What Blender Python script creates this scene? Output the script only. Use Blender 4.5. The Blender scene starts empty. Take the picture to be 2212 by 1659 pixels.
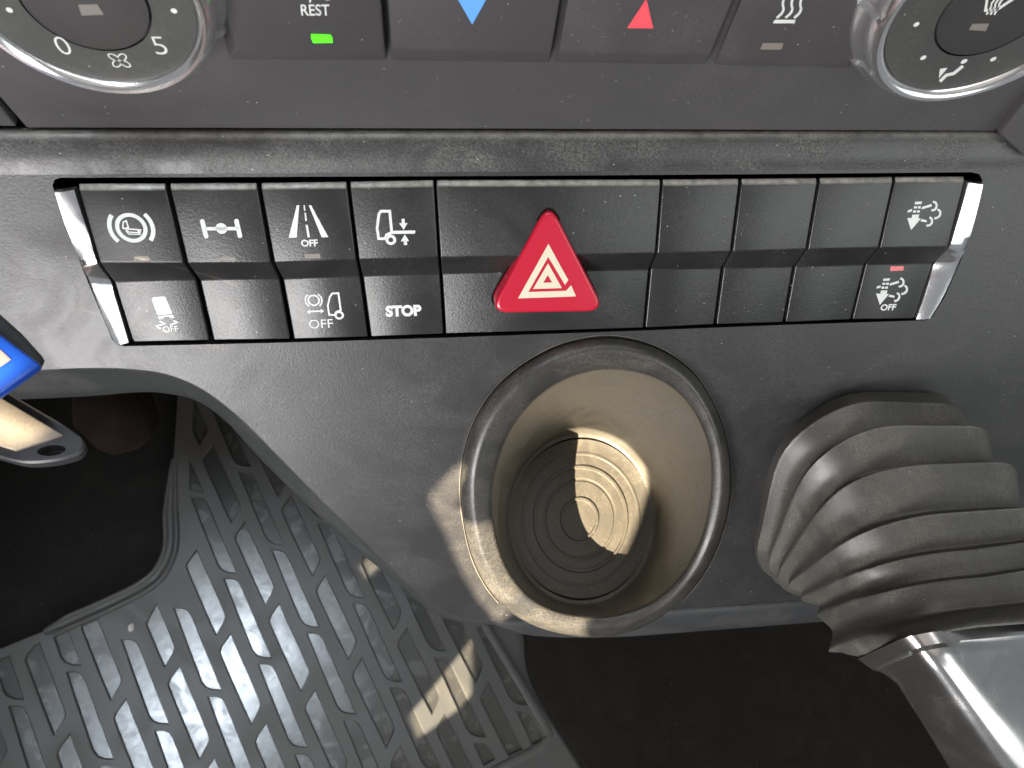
import bpy, bmesh, math, random
from mathutils import Vector, Matrix
from mathutils.geometry import tessellate_polygon
import numpy as np

V = Vector
rnd = random.Random(7)
sc = bpy.context.scene
col = sc.collection

# ------------------------------------------------------------------ camera
# plan units: the picture as 2212 x 1659, focal length 1600 of those (26 mm lens)
FPX, CU, CV = 1600.0, 1106.0, 829.5
# axes of the cab as seen by the camera (right, down, ahead)
AX = V((1.0, -0.040, 0.1185)).normalized()            # cab right
DN = V((0.0, 0.399, 0.914))
DN = V((-(AX.y * DN.y + AX.z * DN.z) / AX.x, DN.y, DN.z)).normalized()  # straight down
AY = AX.cross(DN).normalized()                        # ahead
CAM = V((0.0, 0.0, 0.80))


def w(c):
    return V((AX.dot(c), AY.dot(c), -DN.dot(c)))


def ray(u, v):
    return w(V(((u - CU) / FPX, (v - CV) / FPX, 1.0)))


def at(u, v, d):
    return CAM + ray(u, v) * d


def on(u, v, pl, off=0.0):
    p, n = pl
    r = ray(u, v)
    return CAM + r * (((p + n * off) - CAM).dot(n) / r.dot(n))


cam_data = bpy.data.cameras.new("camera")
cam = bpy.data.objects.new("camera", cam_data)
col.objects.link(cam)
rx, ry, rz = w(V((1, 0, 0))), w(V((0, -1, 0))), w(V((0, 0, -1)))
cam.matrix_world = Matrix(((rx.x, ry.x, rz.x, CAM.x), (rx.y, ry.y, rz.y, CAM.y), (rx.z, ry.z, rz.z, CAM.z), (0, 0, 0, 1)))
cam_data.sensor_width = 36.0
cam_data.lens = 36.0 * FPX / 2212.0
cam_data.clip_start = 0.01
cam_data.clip_end = 50.0
cam_data.dof.use_dof = True
cam_data.dof.focus_distance = 0.25
cam_data.dof.aperture_fstop = 26.0
sc.camera = cam

# ------------------------------------------------------------------ light
world = bpy.data.worlds.new("World")
sc.world = world
world.use_nodes = True
bg = world.node_tree.nodes["Background"]
bg.inputs[0].default_value = (0.80, 0.84, 0.90, 1)
bg.inputs[1].default_value = 0.24

sc.view_settings.view_transform = 'Standard'
sc.view_settings.look = 'None'
sc.view_settings.gamma = 1.0
sc.view_settings.exposure = 0.0
sc.view_settings.use_curve_mapping = False


def area(name, loc, target, sx, sy, power, color):
    d = bpy.data.lights.new(name, 'AREA')
    d.shape = 'RECTANGLE'
    d.size, d.size_y = sx, sy
    d.energy = power
    d.color = color
    o = bpy.data.objects.new(name, d)
    col.objects.link(o)
    o.location = loc
    o.rotation_euler = (V(target) - V(loc)).to_track_quat('-Z', 'Y').to_euler()
    return o


area("side_window_light", (-0.53, -0.82, 0.61), (-0.1, 0.15, 0.57), 0.56, 0.40, 19.0, (1.0, 0.985, 0.975))
area("overhead_strip_light", (0.12, 0.10, 1.49), (0.12, 0.11, 0.6), 1.3, 0.16, 2.2, (0.97, 0.99, 1.0))  # added overhead strip lamp, kept for brightening the gaiter
area("passenger_window_light", (0.85, -0.72, 0.98), (0.12, 0.12, 0.58), 1.0, 0.6, 6.2, (0.95, 1.0, 0.98))
area("windscreen_light", (0.15, 0.72, 1.45), (0.0, 0.05, 0.6), 1.4, 0.35, 5.5, (0.93, 0.96, 1.0))

SUN_POS_DIR = V((-0.51, -0.608, 0.609)).normalized()   # towards the sun
SUN_DIST = 4.0

# ------------------------------------------------------------------ materials


def mat(name, color, rough=0.5, metal=0.0, grain=0.0, grain_scale=2200.0, dust=0.0, dust_color=(0.30, 0.275, 0.235),
        spec=0.5, emit=None, emit_strength=0.0, speck=0.0, blotch=0.0, coat=0.0, dust_scale=28.0, grain_detail=2.0, scratch=0.0, dust_highlight=0.0):
    m = bpy.data.materials.new(name)
    m.use_nodes = True
    nt = m.node_tree
    N, L = nt.nodes, nt.links
    b = N["Principled BSDF"]
    b.inputs["Base Color"].default_value = (*color, 1)
    b.inputs["Roughness"].default_value = rough
    b.inputs["Metallic"].default_value = metal
    b.inputs["Specular IOR Level"].default_value = spec
    b.inputs["Coat Weight"].default_value = coat
    if emit:
        b.inputs["Emission Color"].default_value = (*emit, 1)
        b.inputs["Emission Strength"].default_value = emit_strength
    geo = N.new("ShaderNodeNewGeometry")
    pos = geo.outputs["Position"]

    def noise(scale, detail=3.0, rough_=0.55, vec=None, distort=0.0):
        n = N.new("ShaderNodeTexNoise")
        n.inputs["Distortion"].default_value = distort
        n.inputs["Scale"].default_value = scale
        n.inputs["Detail"].default_value = detail
        n.inputs["Roughness"].default_value = rough_
        L.new(vec or pos, n.inputs["Vector"])
        return n.outputs["Fac"]

    def ramp(sock, a, bb, lo=0.0, hi=1.0):
        r = N.new("ShaderNodeMapRange")
        r.inputs["From Min"].default_value = a
        r.inputs["From Max"].default_value = bb
        r.inputs["To Min"].default_value = lo
        r.inputs["To Max"].default_value = hi
        L.new(sock, r.inputs["Value"])
        return r.outputs["Result"]

    def mixc(fac, c1, c2):
        x = N.new("ShaderNodeMix")
        x.data_type = 'RGBA'
        L.new(fac, x.inputs["Factor"])
        for k, c in ((6, c1), (7, c2)):
            if isinstance(c, tuple):
                x.inputs[k].default_value = (*c, 1)
            else:
                L.new(c, x.inputs[k])
        return x.outputs[2]

    def madd(a, bb, op='ADD'):
        x = N.new("ShaderNodeMath")
        x.operation = op
        x.use_clamp = True
        for k, c in ((0, a), (1, bb)):
            if isinstance(c, (int, float)):
                x.inputs[k].default_value = c
            else:
                L.new(c, x.inputs[k])
        return x.outputs[0]

    colsock = None
    rsock = None
    if blotch:
        f = ramp(noise(45, 4), 0.3, 0.7)
        colsock = mixc(f, tuple(c * (1 - blotch) for c in color), tuple(min(1, c * (1 + blotch)) for c in color))
    if dust:
        big = ramp(noise(dust_scale, 6, 0.66, distort=1.2), 0.44, 0.68)
        fine = ramp(noise(1500, 2), 0.35, 0.72)
        f = madd(madd(big, madd(fine, 0.75, 'MULTIPLY'), 'MULTIPLY'), dust, 'MULTIPLY')
        f = madd(f, madd(fine, dust * 0.22, 'MULTIPLY'))
        colsock = mixc(f, colsock if colsock else color, dust_color)
        rsock = ramp(big, 0, 1, rough, min(1.0, rough + 0.22 * min(1, dust * 3)))
    if dust_highlight:   # pale dust on faces that look up, also paints their highlight
        sx = N.new("ShaderNodeSeparateXYZ")
        L.new(geo.outputs["Normal"], sx.inputs[0])
        upf = ramp(sx.outputs[2], 0.70, 0.90)
        f = madd(upf, madd(ramp(noise(260, 5, 0.7), 0.30, 0.62, 0.35, 1.0), dust_highlight, 'MULTIPLY'), 'MULTIPLY')
        colsock = mixc(f, colsock if colsock else color, (0.36, 0.345, 0.31))
    if speck:
        v = N.new("ShaderNodeTexVoronoi")
        v.inputs["Scale"].default_value = 420.0
        L.new(pos, v.inputs["Vector"])
        dot = ramp(v.outputs["Distance"], 0.10, 0.05)
        sep = N.new("ShaderNodeSeparateColor")
        L.new(v.outputs["Color"], sep.inputs[0])
        few = ramp(sep.outputs[0], 1 - speck, 1 - speck + 0.02)
        f = madd(dot, few, 'MULTIPLY')
        f = madd(f, 0.7, 'MULTIPLY')
        colsock = mixc(f, colsock if colsock else color, (0.5, 0.48, 0.44))
    if scratch:
        mp = N.new("ShaderNodeMapping")
        mp.inputs["Rotation"].default_value = (0.3, 0.2, 0.9)
        mp.inputs["Scale"].default_value = (60, 900, 300)
        L.new(pos, mp.inputs["Vector"])
        f = ramp(noise(1.0, 3, 0.6, mp.outputs[0]), 0.62, 0.72, 0, scratch)
        colsock = mixc(f, colsock if colsock else color, dust_color)
    if colsock:
        L.new(colsock, b.inputs["Base Color"])
    if rsock:
        L.new(rsock, b.inputs["Roughness"])
    if grain:
        bp = N.new("ShaderNodeBump")
        bp.inputs["Strength"].default_value = grain
        bp.inputs["Distance"].default_value = 0.15 / grain_scale
        L.new(noise(grain_scale, grain_detail, 0.5), bp.inputs["Height"])
        L.new(bp.outputs[0], b.inputs["Normal"])
    return m


M = {}
M['dash'] = mat('dash_plastic', (0.017, 0.0165, 0.018), 0.38, grain=0.5, grain_scale=1300, dust=0.15, speck=0.10, scratch=0.03)
M['ridge'] = mat('ridge_plastic', (0.018, 0.018, 0.019), 0.36, grain=0.5, grain_scale=1300, dust=0.40, dust_color=(0.26, 0.25, 0.225), speck=0.25, dust_scale=34, scratch=0.04, dust_highlight=0.42)
M['fascia'] = mat('fascia_plastic', (0.054, 0.052, 0.055), 0.38, grain=0.45, grain_scale=1900, dust=0.08, speck=0.14)
M['key'] = mat('climate_key_plastic', (0.048, 0.045, 0.048), 0.40, grain=0.3, grain_scale=2600, dust=0.10, speck=0.14)
M['switch'] = mat('switch_plastic', (0.010, 0.010, 0.011), 0.33, grain=0.45, grain_scale=1300, dust=0.09, speck=0.16, dust_highlight=0.75)
M['black'] = mat('recess_black', (0.004, 0.004, 0.004), 0.8, spec=0.1)
M['chrome'] = mat('satin_chrome', (0.84, 0.84, 0.85), 0.17, metal=0.94, dust=0.10, dust_scale=60)
M['lever_chrome'] = mat('lever_chrome', (0.66, 0.65, 0.64), 0.20, metal=0.96, dust=0.14, dust_scale=40)
M['edge'] = mat('dash_edge_plastic', (0.018, 0.021, 0.022), 0.55, grain=0.2, dust=0.16, speck=0.10)
M['rim'] = mat('cup_rim_plastic', (0.022, 0.022, 0.022), 0.33, grain=0.10, dust=0.30, dust_color=(0.32, 0.27, 0.21), scratch=0.10)
M['well'] = mat('cup_well_plastic', (0.072, 0.066, 0.056), 0.34, grain=0.10, dust=0.48, dust_color=(0.34, 0.295, 0.235), dust_scale=45, speck=0.3)
M['wellfloor'] = mat('cup_floor_plastic', (0.052, 0.046, 0.037), 0.6, grain=0.35, grain_scale=1700, dust=0.5, dust_color=(0.20, 0.165, 0.115), dust_scale=60, speck=0.4)
M['rubber'] = mat('gaiter_rubber', (0.050, 0.049, 0.046), 0.35, grain=0.15, grain_scale=1000, dust=0.46, dust_color=(0.26, 0.24, 0.19), dust_scale=36, speck=0.12, dust_highlight=0.10)
M['leather'] = mat('grained_trim', (0.030, 0.032, 0.035), 0.42, grain=0.9, grain_scale=620, dust=0.20)
M['mat_rib'] = mat('mat_rubber', (0.033, 0.033, 0.032), 0.52, grain=0.12, grain_scale=900, dust=0.30, dust_color=(0.20, 0.16, 0.11), dust_scale=14)
M['mat_pocket'] = mat('mat_pocket_rubber', (0.028, 0.028, 0.027), 0.21, grain=0.10, grain_scale=130, dust=0.22, dust_color=(0.20, 0.17, 0.12), dust_scale=40, grain_detail=4)
M['carpet'] = mat('floor_carpet', (0.010, 0.009, 0.008), 0.95, spec=0.1, grain=0.8, grain_scale=900, dust=0.05, speck=0.05)
M['footwell'] = mat('footwell_felt', (0.006, 0.006, 0.006), 1.0, spec=0.05)
M['pedal'] = mat('pedal_rubber', (0.022, 0.015, 0.012), 0.9, spec=0.1, blotch=0.3)
M['white'] = mat('white_print', (0.54, 0.55, 0.54), 0.5, blotch=0.06)
M['cream'] = mat('cream_print', (0.58, 0.52, 0.40), 0.5)
M['red'] = mat('hazard_red', (0.42, 0.005, 0.026), 0.28, grain=0.05, dust=0.03, coat=0.15)
M['redprint'] = mat('red_print', (0.72, 0.07, 0.09), 0.5)
M['blueprint'] = mat('blue_print', (0.10, 0.30, 0.80), 0.5)
M['led'] = mat('green_led', (0.05, 0.6, 0.02), 0.4, emit=(0.10, 1.0, 0.0), emit_strength=1.0)
M['lens'] = mat('unlit_lens', (0.16, 0.145, 0.13), 0.45)
M['redlens'] = mat('red_lens', (0.60, 0.14, 0.15), 0.45)
M['dialface'] = mat('dial_face', (0.040, 0.041, 0.040), 0.42, grain=0.06, dust=0.10, speck=0.10)
M['dialcap'] = mat('dial_cap', (0.026, 0.025, 0.025), 0.42, grain=0.06, dust=0.05)
M['blue'] = mat('blue_tag_plastic', (0.008, 0.055, 0.34), 0.28, coat=0.2)
M['paper'] = mat('paper_insert', (0.17, 0.135, 0.13), 0.7, blotch=0.05)
M['creamplate'] = mat('worn_cream_plate', (0.14, 0.12, 0.10), 0.6, dust=0.35, dust_color=(0.35, 0.30, 0.24), dust_scale=60)
M['fob'] = mat('fob_black_plastic', (0.022, 0.022, 0.025), 0.38, dust=0.08)
M['stone'] = mat('pale_stone', (0.45, 0.43, 0.38), 0.8, blotch=0.3)
M['dustline'] = mat('joint_dust', (0.12, 0.11, 0.09), 0.9, spec=0.1)
M['lint'] = mat('lint_fibre', (0.26, 0.25, 0.22), 0.8)
M['seat'] = mat('seat_blocker_red', (0.46, 0.26, 0.24), 0.9, spec=0.2, blotch=0.2)  # for the added seat box; its red bounces into fascia and chrome
M['lining'] = mat('roof_blocker_cloth', (0.62, 0.59, 0.54), 0.9, blotch=0.05)
M['cab'] = mat('sun_plate_grey', (0.25, 0.24, 0.22), 0.8)

# ------------------------------------------------------------------ object helpers


def tag(o, label=None, cat=None, group=None, kind=None):
    if label:
        o["label"] = label
    if cat:
        o["category"] = cat
    if group:
        o["group"] = group
    if kind:
        o["kind"] = kind
    return o


ROOTLOC = {}


def thing(name, loc, label, cat, group=None):
    o = bpy.data.objects.new(name, None)
    col.objects.link(o)
    o.location = loc
    o.empty_display_size = 0.01
    ROOTLOC[o.name] = V(loc)
    return tag(o, label, cat, group)


def build(name, verts, faces, material, parent=None, smooth=False, bevel=0.0, seg=2, angle=0.5, recalc=True, auto=None):
    off = V((0, 0, 0))
    if parent is not None:
        off = ROOTLOC[parent.name]
    me = bpy.data.meshes.new(name)
    me.from_pydata([tuple(V(p) - off) for p in verts], [], faces)
    bm = bmesh.new()
    bm.from_mesh(me)
    if recalc:
        bmesh.ops.recalc_face_normals(bm, faces=bm.faces)
    if bevel:
        es = [e for e in bm.edges if len(e.link_faces) == 2 and e.calc_face_angle(0) > angle]
        ret = bmesh.ops.bevel(bm, geom=es, offset=bevel, segments=seg, affect='EDGES', profile=0.5, clamp_overlap=True)
        for f in ret['faces']:
            f.smooth = True
    if smooth:
        for f in bm.faces:
            f.smooth = True
    bm.to_mesh(me)
    bm.free()
    me.materials.append(M[material] if isinstance(material, str) else material)
    o = bpy.data.objects.new(name, me)
    col.objects.link(o)
    if parent is not None:
        o.parent = parent
        ROOTLOC[o.name] = off
    if auto is not None:
        try:
            me.set_sharp_from_angle(angle=auto)
        except Exception:
            pass
    elif bevel:
        try:
            me.set_sharp_from_angle(angle=0.9)
        except Exception:
            pass
    return o


class MB:
    def __init__(self):
        self.v, self.f = [], []

    def add(self, pts, faces):
        n = len(self.v)
        self.v += [V(p) for p in pts]
        self.f += [tuple(i + n for i in f) for f in faces]

    def poly(self, pts, holes=()):
        loops = [list(pts)] + [list(h) for h in holes]
        flat = [p for l in loops for p in l]
        # flatten to the mean plane for the tessellator
        n = V((0, 0, 0))
        L = loops[0]
        for i in range(len(L)):
            n += V(L[i]).cross(V(L[(i + 1) % len(L)])) if False else (V(L[i]) - V(L[0])).cross(V(L[(i + 1) % len(L)]) - V(L[0]))
        n.normalize()
        e1 = n.orthogonal().normalized()
        e2 = n.cross(e1)
        l2 = [[V(((V(p) - V(L[0])).dot(e1) * 1000, (V(p) - V(L[0])).dot(e2) * 1000, 0)) for p in l] for l in loops]
        tris = tessellate_polygon(l2)
        self.add(flat, [tuple(t) for t in tris])

    def loft(self, rings, closed=True, cap0=False, cap1=False):
        n = len(rings[0])
        base = len(self.v)
        for r in rings:
            self.v += [V(p) for p in r]
        m = n if closed else n - 1
        for i in range(len(rings) - 1):
            for j in range(m):
                a = base + i * n + j
                b = base + i * n + (j + 1) % n
                self.f.append((a, b, b + n, a + n))
        if cap0:
            self.f.append(tuple(base + j for j in range(n)))
        if cap1:
            self.f.append(tuple(base + (len(rings) - 1) * n + j for j in range(n)))

    def build(self, name, material, parent=None, **k):
        return build(name, self.v, self.f, material, parent, **k)


def sheet(name, pts, material, parent, n, lift=0.00006):
    mb = MB()
    mb.poly([p + n * lift for p in pts])
    return mb.build(name, material, parent)


def spline(pts, per=6, closed=False):
    P = [V(p) if len(p) == 3 else V((p[0], p[1], 0)) for p in pts]
    out = []
    n = len(P)
    rng = n if closed else n - 1
    for i in range(rng):
        if closed:
            a, b, c, d = P[(i - 1) % n], P[i], P[(i + 1) % n], P[(i + 2) % n]
        else:
            a, b, c, d = P[max(i - 1, 0)], P[i], P[i + 1], P[min(i + 2, n - 1)]
        for k in range(per):
            t = k / per
            out.append(0.5 * ((2 * b) + (c - a) * t + (2 * a - 5 * b + 4 * c - d) * t * t + (3 * b - a - 3 * c + d) * t ** 3))
    if not closed:
        out.append(P[-1])
    return out


def sp2(pts, per=6, closed=False):
    return [(p.x, p.y) for p in spline(pts, per, closed)]


def lerp(a, b, t):
    return a + (b - a) * t


# ------------------------------------------------------------------ planes of the dashboard
def nrm(deg):      # a face leaning back by deg from the vertical, facing the driver
    a = math.radians(deg)
    return V((0, -math.cos(a), math.sin(a)))


PU = (at(1106, 480, 0.235), nrm(38))                       # upper faces of the switches
pf = on(1106, 551, PU)
PF = (pf, V((0, -1, 0.02)).normalized())                   # the step between upper and lower faces
PL = (on(1106, 587, PF), nrm(38))                          # lower faces
PS = (on(1106, 719, PL), nrm(34))                          # dashboard skin round the switches
pr = on(1106, 279, PS)
PH = (pr + V((0, 0.0005, 0)), V((0, -1, 0)))                # climate panel, upright


def xrow(p, X):
    return V((X, p.y, p.z))


XL, XR = -0.30, 0.36

# ------------------------------------------------------------------ floor and footwell
mb_b, mb_c = -0.00010, 0.00018
nm = V((mb_b * FPX, mb_c * FPX, 1 + mb_b * (CU - 425) + mb_c * (CV - 1400))).normalized()
nm = -w(nm)
PM = (at(425, 1400, 0.62), nm)                              # top of the rubber mat
g1 = V((1, 0, 0)) - nm * nm.x
g1.normalize()
g2 = nm.cross(g1).normalized()


def fl(p, off=0.0):
    return PM[0] + g1 * p[0] + g2 * p[1] + nm * off


# the light that the mat mirrors towards the camera
_p = on(462, 1490, PM)
_d = (_p - CAM).normalized()
_r = _d - nm * (2 * _d.dot(nm))
_l = _p + _r * 1.36
area("roof_hatch_light", _l, _p, 0.19, 0.42, 0.40, (0.78, 0.89, 1.0)).data.spread = math.radians(26)
# roof lining of the cab, unseen, added to block light from overhead
roof_v = [V((-0.70, -0.80, 1.56)), V((1.0, -0.80, 1.56)), V((1.0, 0.42, 1.52)), V((-0.70, 0.42, 1.52))]

# seat-shaped box behind the camera, added to keep window light off the mat
seat_v = [V((x, y, z)) for x in (-0.85, -0.32) for y in (-0.75, -0.26) for z in (0.10, 0.48)]
seat = build('seat_blocker', seat_v, [(0, 1, 3, 2), (4, 6, 7, 5), (0, 4, 5, 1), (2, 3, 7, 6), (1, 5, 7, 3), (0, 2, 6, 4)], 'seat', bevel=0.04, seg=3)
tag(seat, kind='structure')
door = build('door_blocker', [V((-0.84, -1.1, -0.2)), V((-0.84, 0.7, -0.2)), V((-0.84, 0.7, 0.62)), V((-0.84, -1.1, 0.62))], [(0, 1, 2, 3)], 'carpet')  # unseen door panel, added to darken the footwell
tag(door, kind='structure')
roof = build('roof_blocker', roof_v, [(3, 2, 1, 0)], 'lining')
tag(roof, kind='structure')
mb = MB()
mb.add([fl(p, -0.014) for p in ((-1.2, -0.9), (1.2, -0.9), (1.2, 1.0), (-1.2, 1.0))], [(0, 1, 2, 3)])
floor = mb.build('floor', 'carpet')
tag(floor, kind='structure')
# bulkhead of the footwell, ahead of the pedals
mb = MB()
bw = on(300, 700, PM)
Yb = bw.y + 0.12
mb.add([V((-1.0, Yb, -0.2)), V((1.0, Yb, -0.2)), V((1.0, Yb + 0.1, 0.95)), V((-1.0, Yb + 0.1, 0.95))], [(0, 1, 2, 3)])
wall = mb.build('footwell_wall', 'footwell')
tag(wall, kind='structure')

# ------------------------------------------------------------------ dashboard skin
hole_px = [(113, 400), (118, 388), (130, 384), (600, 382), (1106, 380), (1600, 376.5), (2098, 372), (2116, 376), (2122, 390),
           (2098, 500), (2074, 568), (2040, 643), (2014, 684), (2000, 692), (1690, 702), (1390, 714), (960, 729.5), (620, 740), (270, 748),
           (252, 744), (243, 735), (213, 665), (180, 585), (150, 508)]
# lower outline of the skin: front edge of the knee cut-out and the bottom of the console
cut_px = sp2([(-260, 812), (-120, 806), (60, 800), (170, 795), (270, 796), (360, 808), (440, 842), (520, 903), (600, 983), (700, 1084), (800, 1180),
              (890, 1266), (945, 1311), (985, 1331), (1035, 1340), (1090, 1343)], 5)
low_px = [(1110, 1342), (1300, 1330), (1440, 1317), (1620, 1304), (1790, 1291), (2000, 1276), (2330, 1250)]

dash = thing('dashboard', on(1106, 1000, PS), "dusty black plastic lower dashboard around the switch row and cup holder", "dashboard")

ridge_rows = [(274, -6.0), (278, -3.2), (281, -1.9), (284, -1.2), (288, -0.65), (293, -0.25), (300, 0.05), (310, 0.26), (321, 0.42), (332, 0.52), (341, 0.53), (350, 0.44), (358, 0.27), (365, 0.10)]
rings = []
for v, o in ridge_rows:
    p = on(1106, v, PS, o * 0.001)
    rings.append([xrow(p, lerp(XL, XR, k / 40)) for k in range(41)])
p_end = on(1106, 371, PS)
rings.append([xrow(p_end, lerp(XL, XR, k / 40)) for k in range(41)])
mb = MB()
mb.loft(rings, closed=False)
mb.build('ridge', 'ridge', dash, smooth=True, recalc=False)

hole = [on(u, v, PS) for u, v in hole_px]
outer = [xrow(p_end, XR)] + [xrow(p_end, lerp(XR, XL, k / 20)) for k in range(1, 21)]
skin_out = outer + [on(u, v, PS) for u, v in cut_px] + [on(u, v, PS) for u, v in low_px]
# cup opening
ZC = lambda p: (932.6 + 0.42995 * p[0], 685.8 + 0.42995 * p[1])
lip_px = [ZC(p) for p in ((870, 263), (700, 302), (550, 388), (418, 535), (337, 720), (305, 900), (322, 1090), (385, 1265), (490, 1395), (620, 1468), (770, 1496),
                          (930, 1486), (1090, 1432), (1225, 1325), (1320, 1180), (1380, 1000), (1402, 820), (1385, 640), (1310, 470), (1200, 352), (1050, 284))]
cup_hole = [on(u, v, PS) for u, v in lip_px]


def smin(px, k):
    cx = sum(p[0] for p in px) / len(px)
    cy = sum(p[1] for p in px) / len(px)
    return [(cx + (p[0] - cx) * k, cy + (p[1] - cy) * k) for p in px]


cup_hole_px = smin(lip_px, 1.05)
cup_hole_px = [(u, min(v, 1322)) for u, v in cup_hole_px]
mb = MB()
mb.poly(skin_out, [hole, [on(u, v, PS) for u, v in cup_hole_px]])
mb.build('skin', 'dash', dash, recalc=False)
# make sure the skin faces the driver
me = dash.children[-1].data if dash.children else None

# edges: rolled return of the knee cut-out
inner_px = sp2([(-260, 872), (-120, 868), (60, 862), (190, 856), (290, 848), (350, 849), (425, 866), (492, 914), (556, 985), (640, 1068), (738, 1160),
                (838, 1243), (915, 1310), (972, 1338), (1030, 1348), (1090, 1350)], 5)
r0 = [on(u, v, PS) for u, v in cut_px]
r2 = [on(u, v, PS, -0.020) for u, v in inner_px]
nPS = PS[1]
ra, rb, rc = [], [], []
for a, b in zip(r0, r2):
    d = (b - a)
    t = d - nPS * d.dot(nPS)
    ra.append(a + t.normalized() * 0.0007 - nPS * 0.0002)
    rb.append(a + t.normalized() * 0.0013 - nPS * 0.0009)
    rc.append(a + d * 0.16)
mb = MB()
mb.loft([r0, ra, rb, rc, [lerp(a, b, .6) for a, b in zip(rc, r2)], r2, [p + V((0, 0.03, -0.002)) for p in r2]], closed=False)
mb.build('knee_edge', 'edge', dash, smooth=True)

# recess walls behind the switches
mb = MB()
n_ = len(hole)
mid = [p - nPS * 0.0005 for p in hole]
back = [p - nPS * 0.016 for p in hole]
mb.loft([hole, back], closed=True)
mb.poly(back)
mb.build('recess', 'black', dash)

# grained trim along the bottom of the console
top_px = sp2([(1060, 1338), (1110, 1343), (1300, 1331), (1440, 1318), (1620, 1305), (1790, 1292), (2000, 1277), (2330, 1251)], 4)
bot_px = sp2([(1082, 1345), (1160, 1370), (1300, 1377), (1440, 1369), (1620, 1355), (1790, 1342), (2000, 1326), (2330, 1300)], 4)
t0 = [on(u, v, PS, -0.0008) for u, v in top_px]
t2 = [on(u, v, PS, -0.010) for u, v in bot_px]
t1 = [lerp(a, b, .5) + nPS * 0.0025 for a, b in zip(t0, t2)]
t15 = [lerp(a, b, .82) + nPS * 0.0022 for a, b in zip(t0, t2)]
mb = MB()
mb.loft([[p - nPS * 0.003 for p in t0], t0, [lerp(a, b, .22) + nPS * 0.0014 for a, b in zip(t0, t2)], t1, t15, t2, [p + V((0, 0.03, 0.0)) for p in t2]], closed=False)
mb.build('lower_trim', 'leather', dash, smooth=True)
# dark body behind the skin so that light does not leak past the console
mb = MB()
b0 = [on(u, v, PS, -0.045) for u, v in ((1130, 1300), (1440, 1290), (1790, 1265), (2330, 1235))]
mb.loft([b0, [p + V((0, 0.14, 0.01)) for p in b0]], closed=False)
mb.build('console_underside', 'footwell', dash)

# ------------------------------------------------------------------ climate panel
clim = thing('climate_control_unit', on(1106, 277, PH), "dark grey climate control fascia above the ridge of the dashboard", "control panel")
fas_px = [(58, 277), (1106, 279.5), (2149, 284), (2213, 205)]
fas = [on(u, v, PH) for u, v in fas_px]
fas += [fas[-1] + V((0.05, 0, 0.06)), V((fas[-1].x + 0.05, PH[0].y, fas[-1].z + 0.08))]
fl_l = on(-4, 206, PH)
fas += [V((fl_l.x - 0.05, PH[0].y, fas[-1].z)), V((fl_l.x - 0.045, PH[0].y, fl_l.z + 0.055)), fl_l]
mb = MB()
fr = [p + V((0, 0.004, 0)) for p in fas]
k = len(fas)
mb.add(fas + fr, [tuple(range(k))] + [(i, (i + 1) % k, k + (i + 1) % k, k + i) for i in range(k)])
mb.build('fascia', 'fascia', clim, bevel=0.0005, seg=2)
mb = MB()
mb.add([V((XL, PH[0].y + 0.006, PH[0].z - 0.02)), V((XR, PH[0].y + 0.006, PH[0].z - 0.02)), V((XR, PH[0].y + 0.006, PH[0].z + 0.25)), V((XL, PH[0].y + 0.006, PH[0].z + 0.25))], [(0, 1, 2, 3)])
mb.build('dark_plate', 'black', clim)
# top deck of the dashboard, back to the bulkhead
mb = MB()
yd, zd = PH[0].y, fas[4].z + 0.02
mb.add([V((-0.9, yd + 0.002, zd)), V((0.9, yd + 0.002, zd)), V((0.9, 0.75, zd + 0.06)), V((-0.9, 0.75, zd + 0.06)), V((-0.9, yd + 0.0065, zd - 0.12)), V((0.9, yd + 0.0065, zd - 0.12))], [(0, 1, 2, 3), (0, 1, 5, 4)])
mb.build('deck', 'dash', dash)
# neighbouring trim panels at both ends


def slab(name, pts, back, material, parent, bevel=0.0006):
    mb = MB()
    k = len(pts)
    mb.add(list(pts) + [p + back for p in pts], [tuple(range(k)), tuple(range(2 * k - 1, k - 1, -1))] + [(i, (i + 1) % k, k + (i + 1) % k, k + i) for i in range(k)])
    return mb.build(name, material, parent, bevel=bevel, seg=2)


sp_pts = [on(2160, 289, PH, 0.003), on(2222, 212, PH, 0.003), on(2400, 60, PH, 0.003), on(2500, 400, PS, 0.0035), on(2222, 345, PS, 0.0040)]
o = thing('end_trim', sp_pts[0], "dark trim panel at the right end of the climate fascia", "trim panel")
slab('panel', sp_pts, V((0, 0.006, -0.002)), 'fascia', o)
sp_pts = [on(36, 274, PH), on(-15, 211, PH), on(-150, 60, PH), on(-200, 271, PH)]
o = thing('end_trim', sp_pts[0], "grey trim panel at the left end of the climate fascia", "trim panel")
slab('panel', sp_pts, V((0, 0.004, 0)), 'fascia', o)


# ------------------------------------------------------------------ print helpers
class Face:
    """A plane that takes print given in picture plan units through a zoom transform."""

    def __init__(self, pl, off, zt=None):
        self.pl, self.off, self.zt = pl, off, zt or (lambda p: p)

    def p(self, q):
        u, v = self.zt(q)
        return on(u, v, self.pl, self.off)

    def frame(self, q):
        c = self.p(q)
        n = self.pl[1]
        ex = (V((1, 0, 0)) - n * n.x).normalized()
        ey = n.cross(ex).normalized()
        u, v = self.zt(q)
        depth = (c - CAM).dot(w(V((0, 0, 1))))
        z0, z1 = self.zt((0, 0)), self.zt((1, 0))
        unit = (z1[0] - z0[0]) * depth / FPX
        return c, ex * unit, ey * unit


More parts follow.
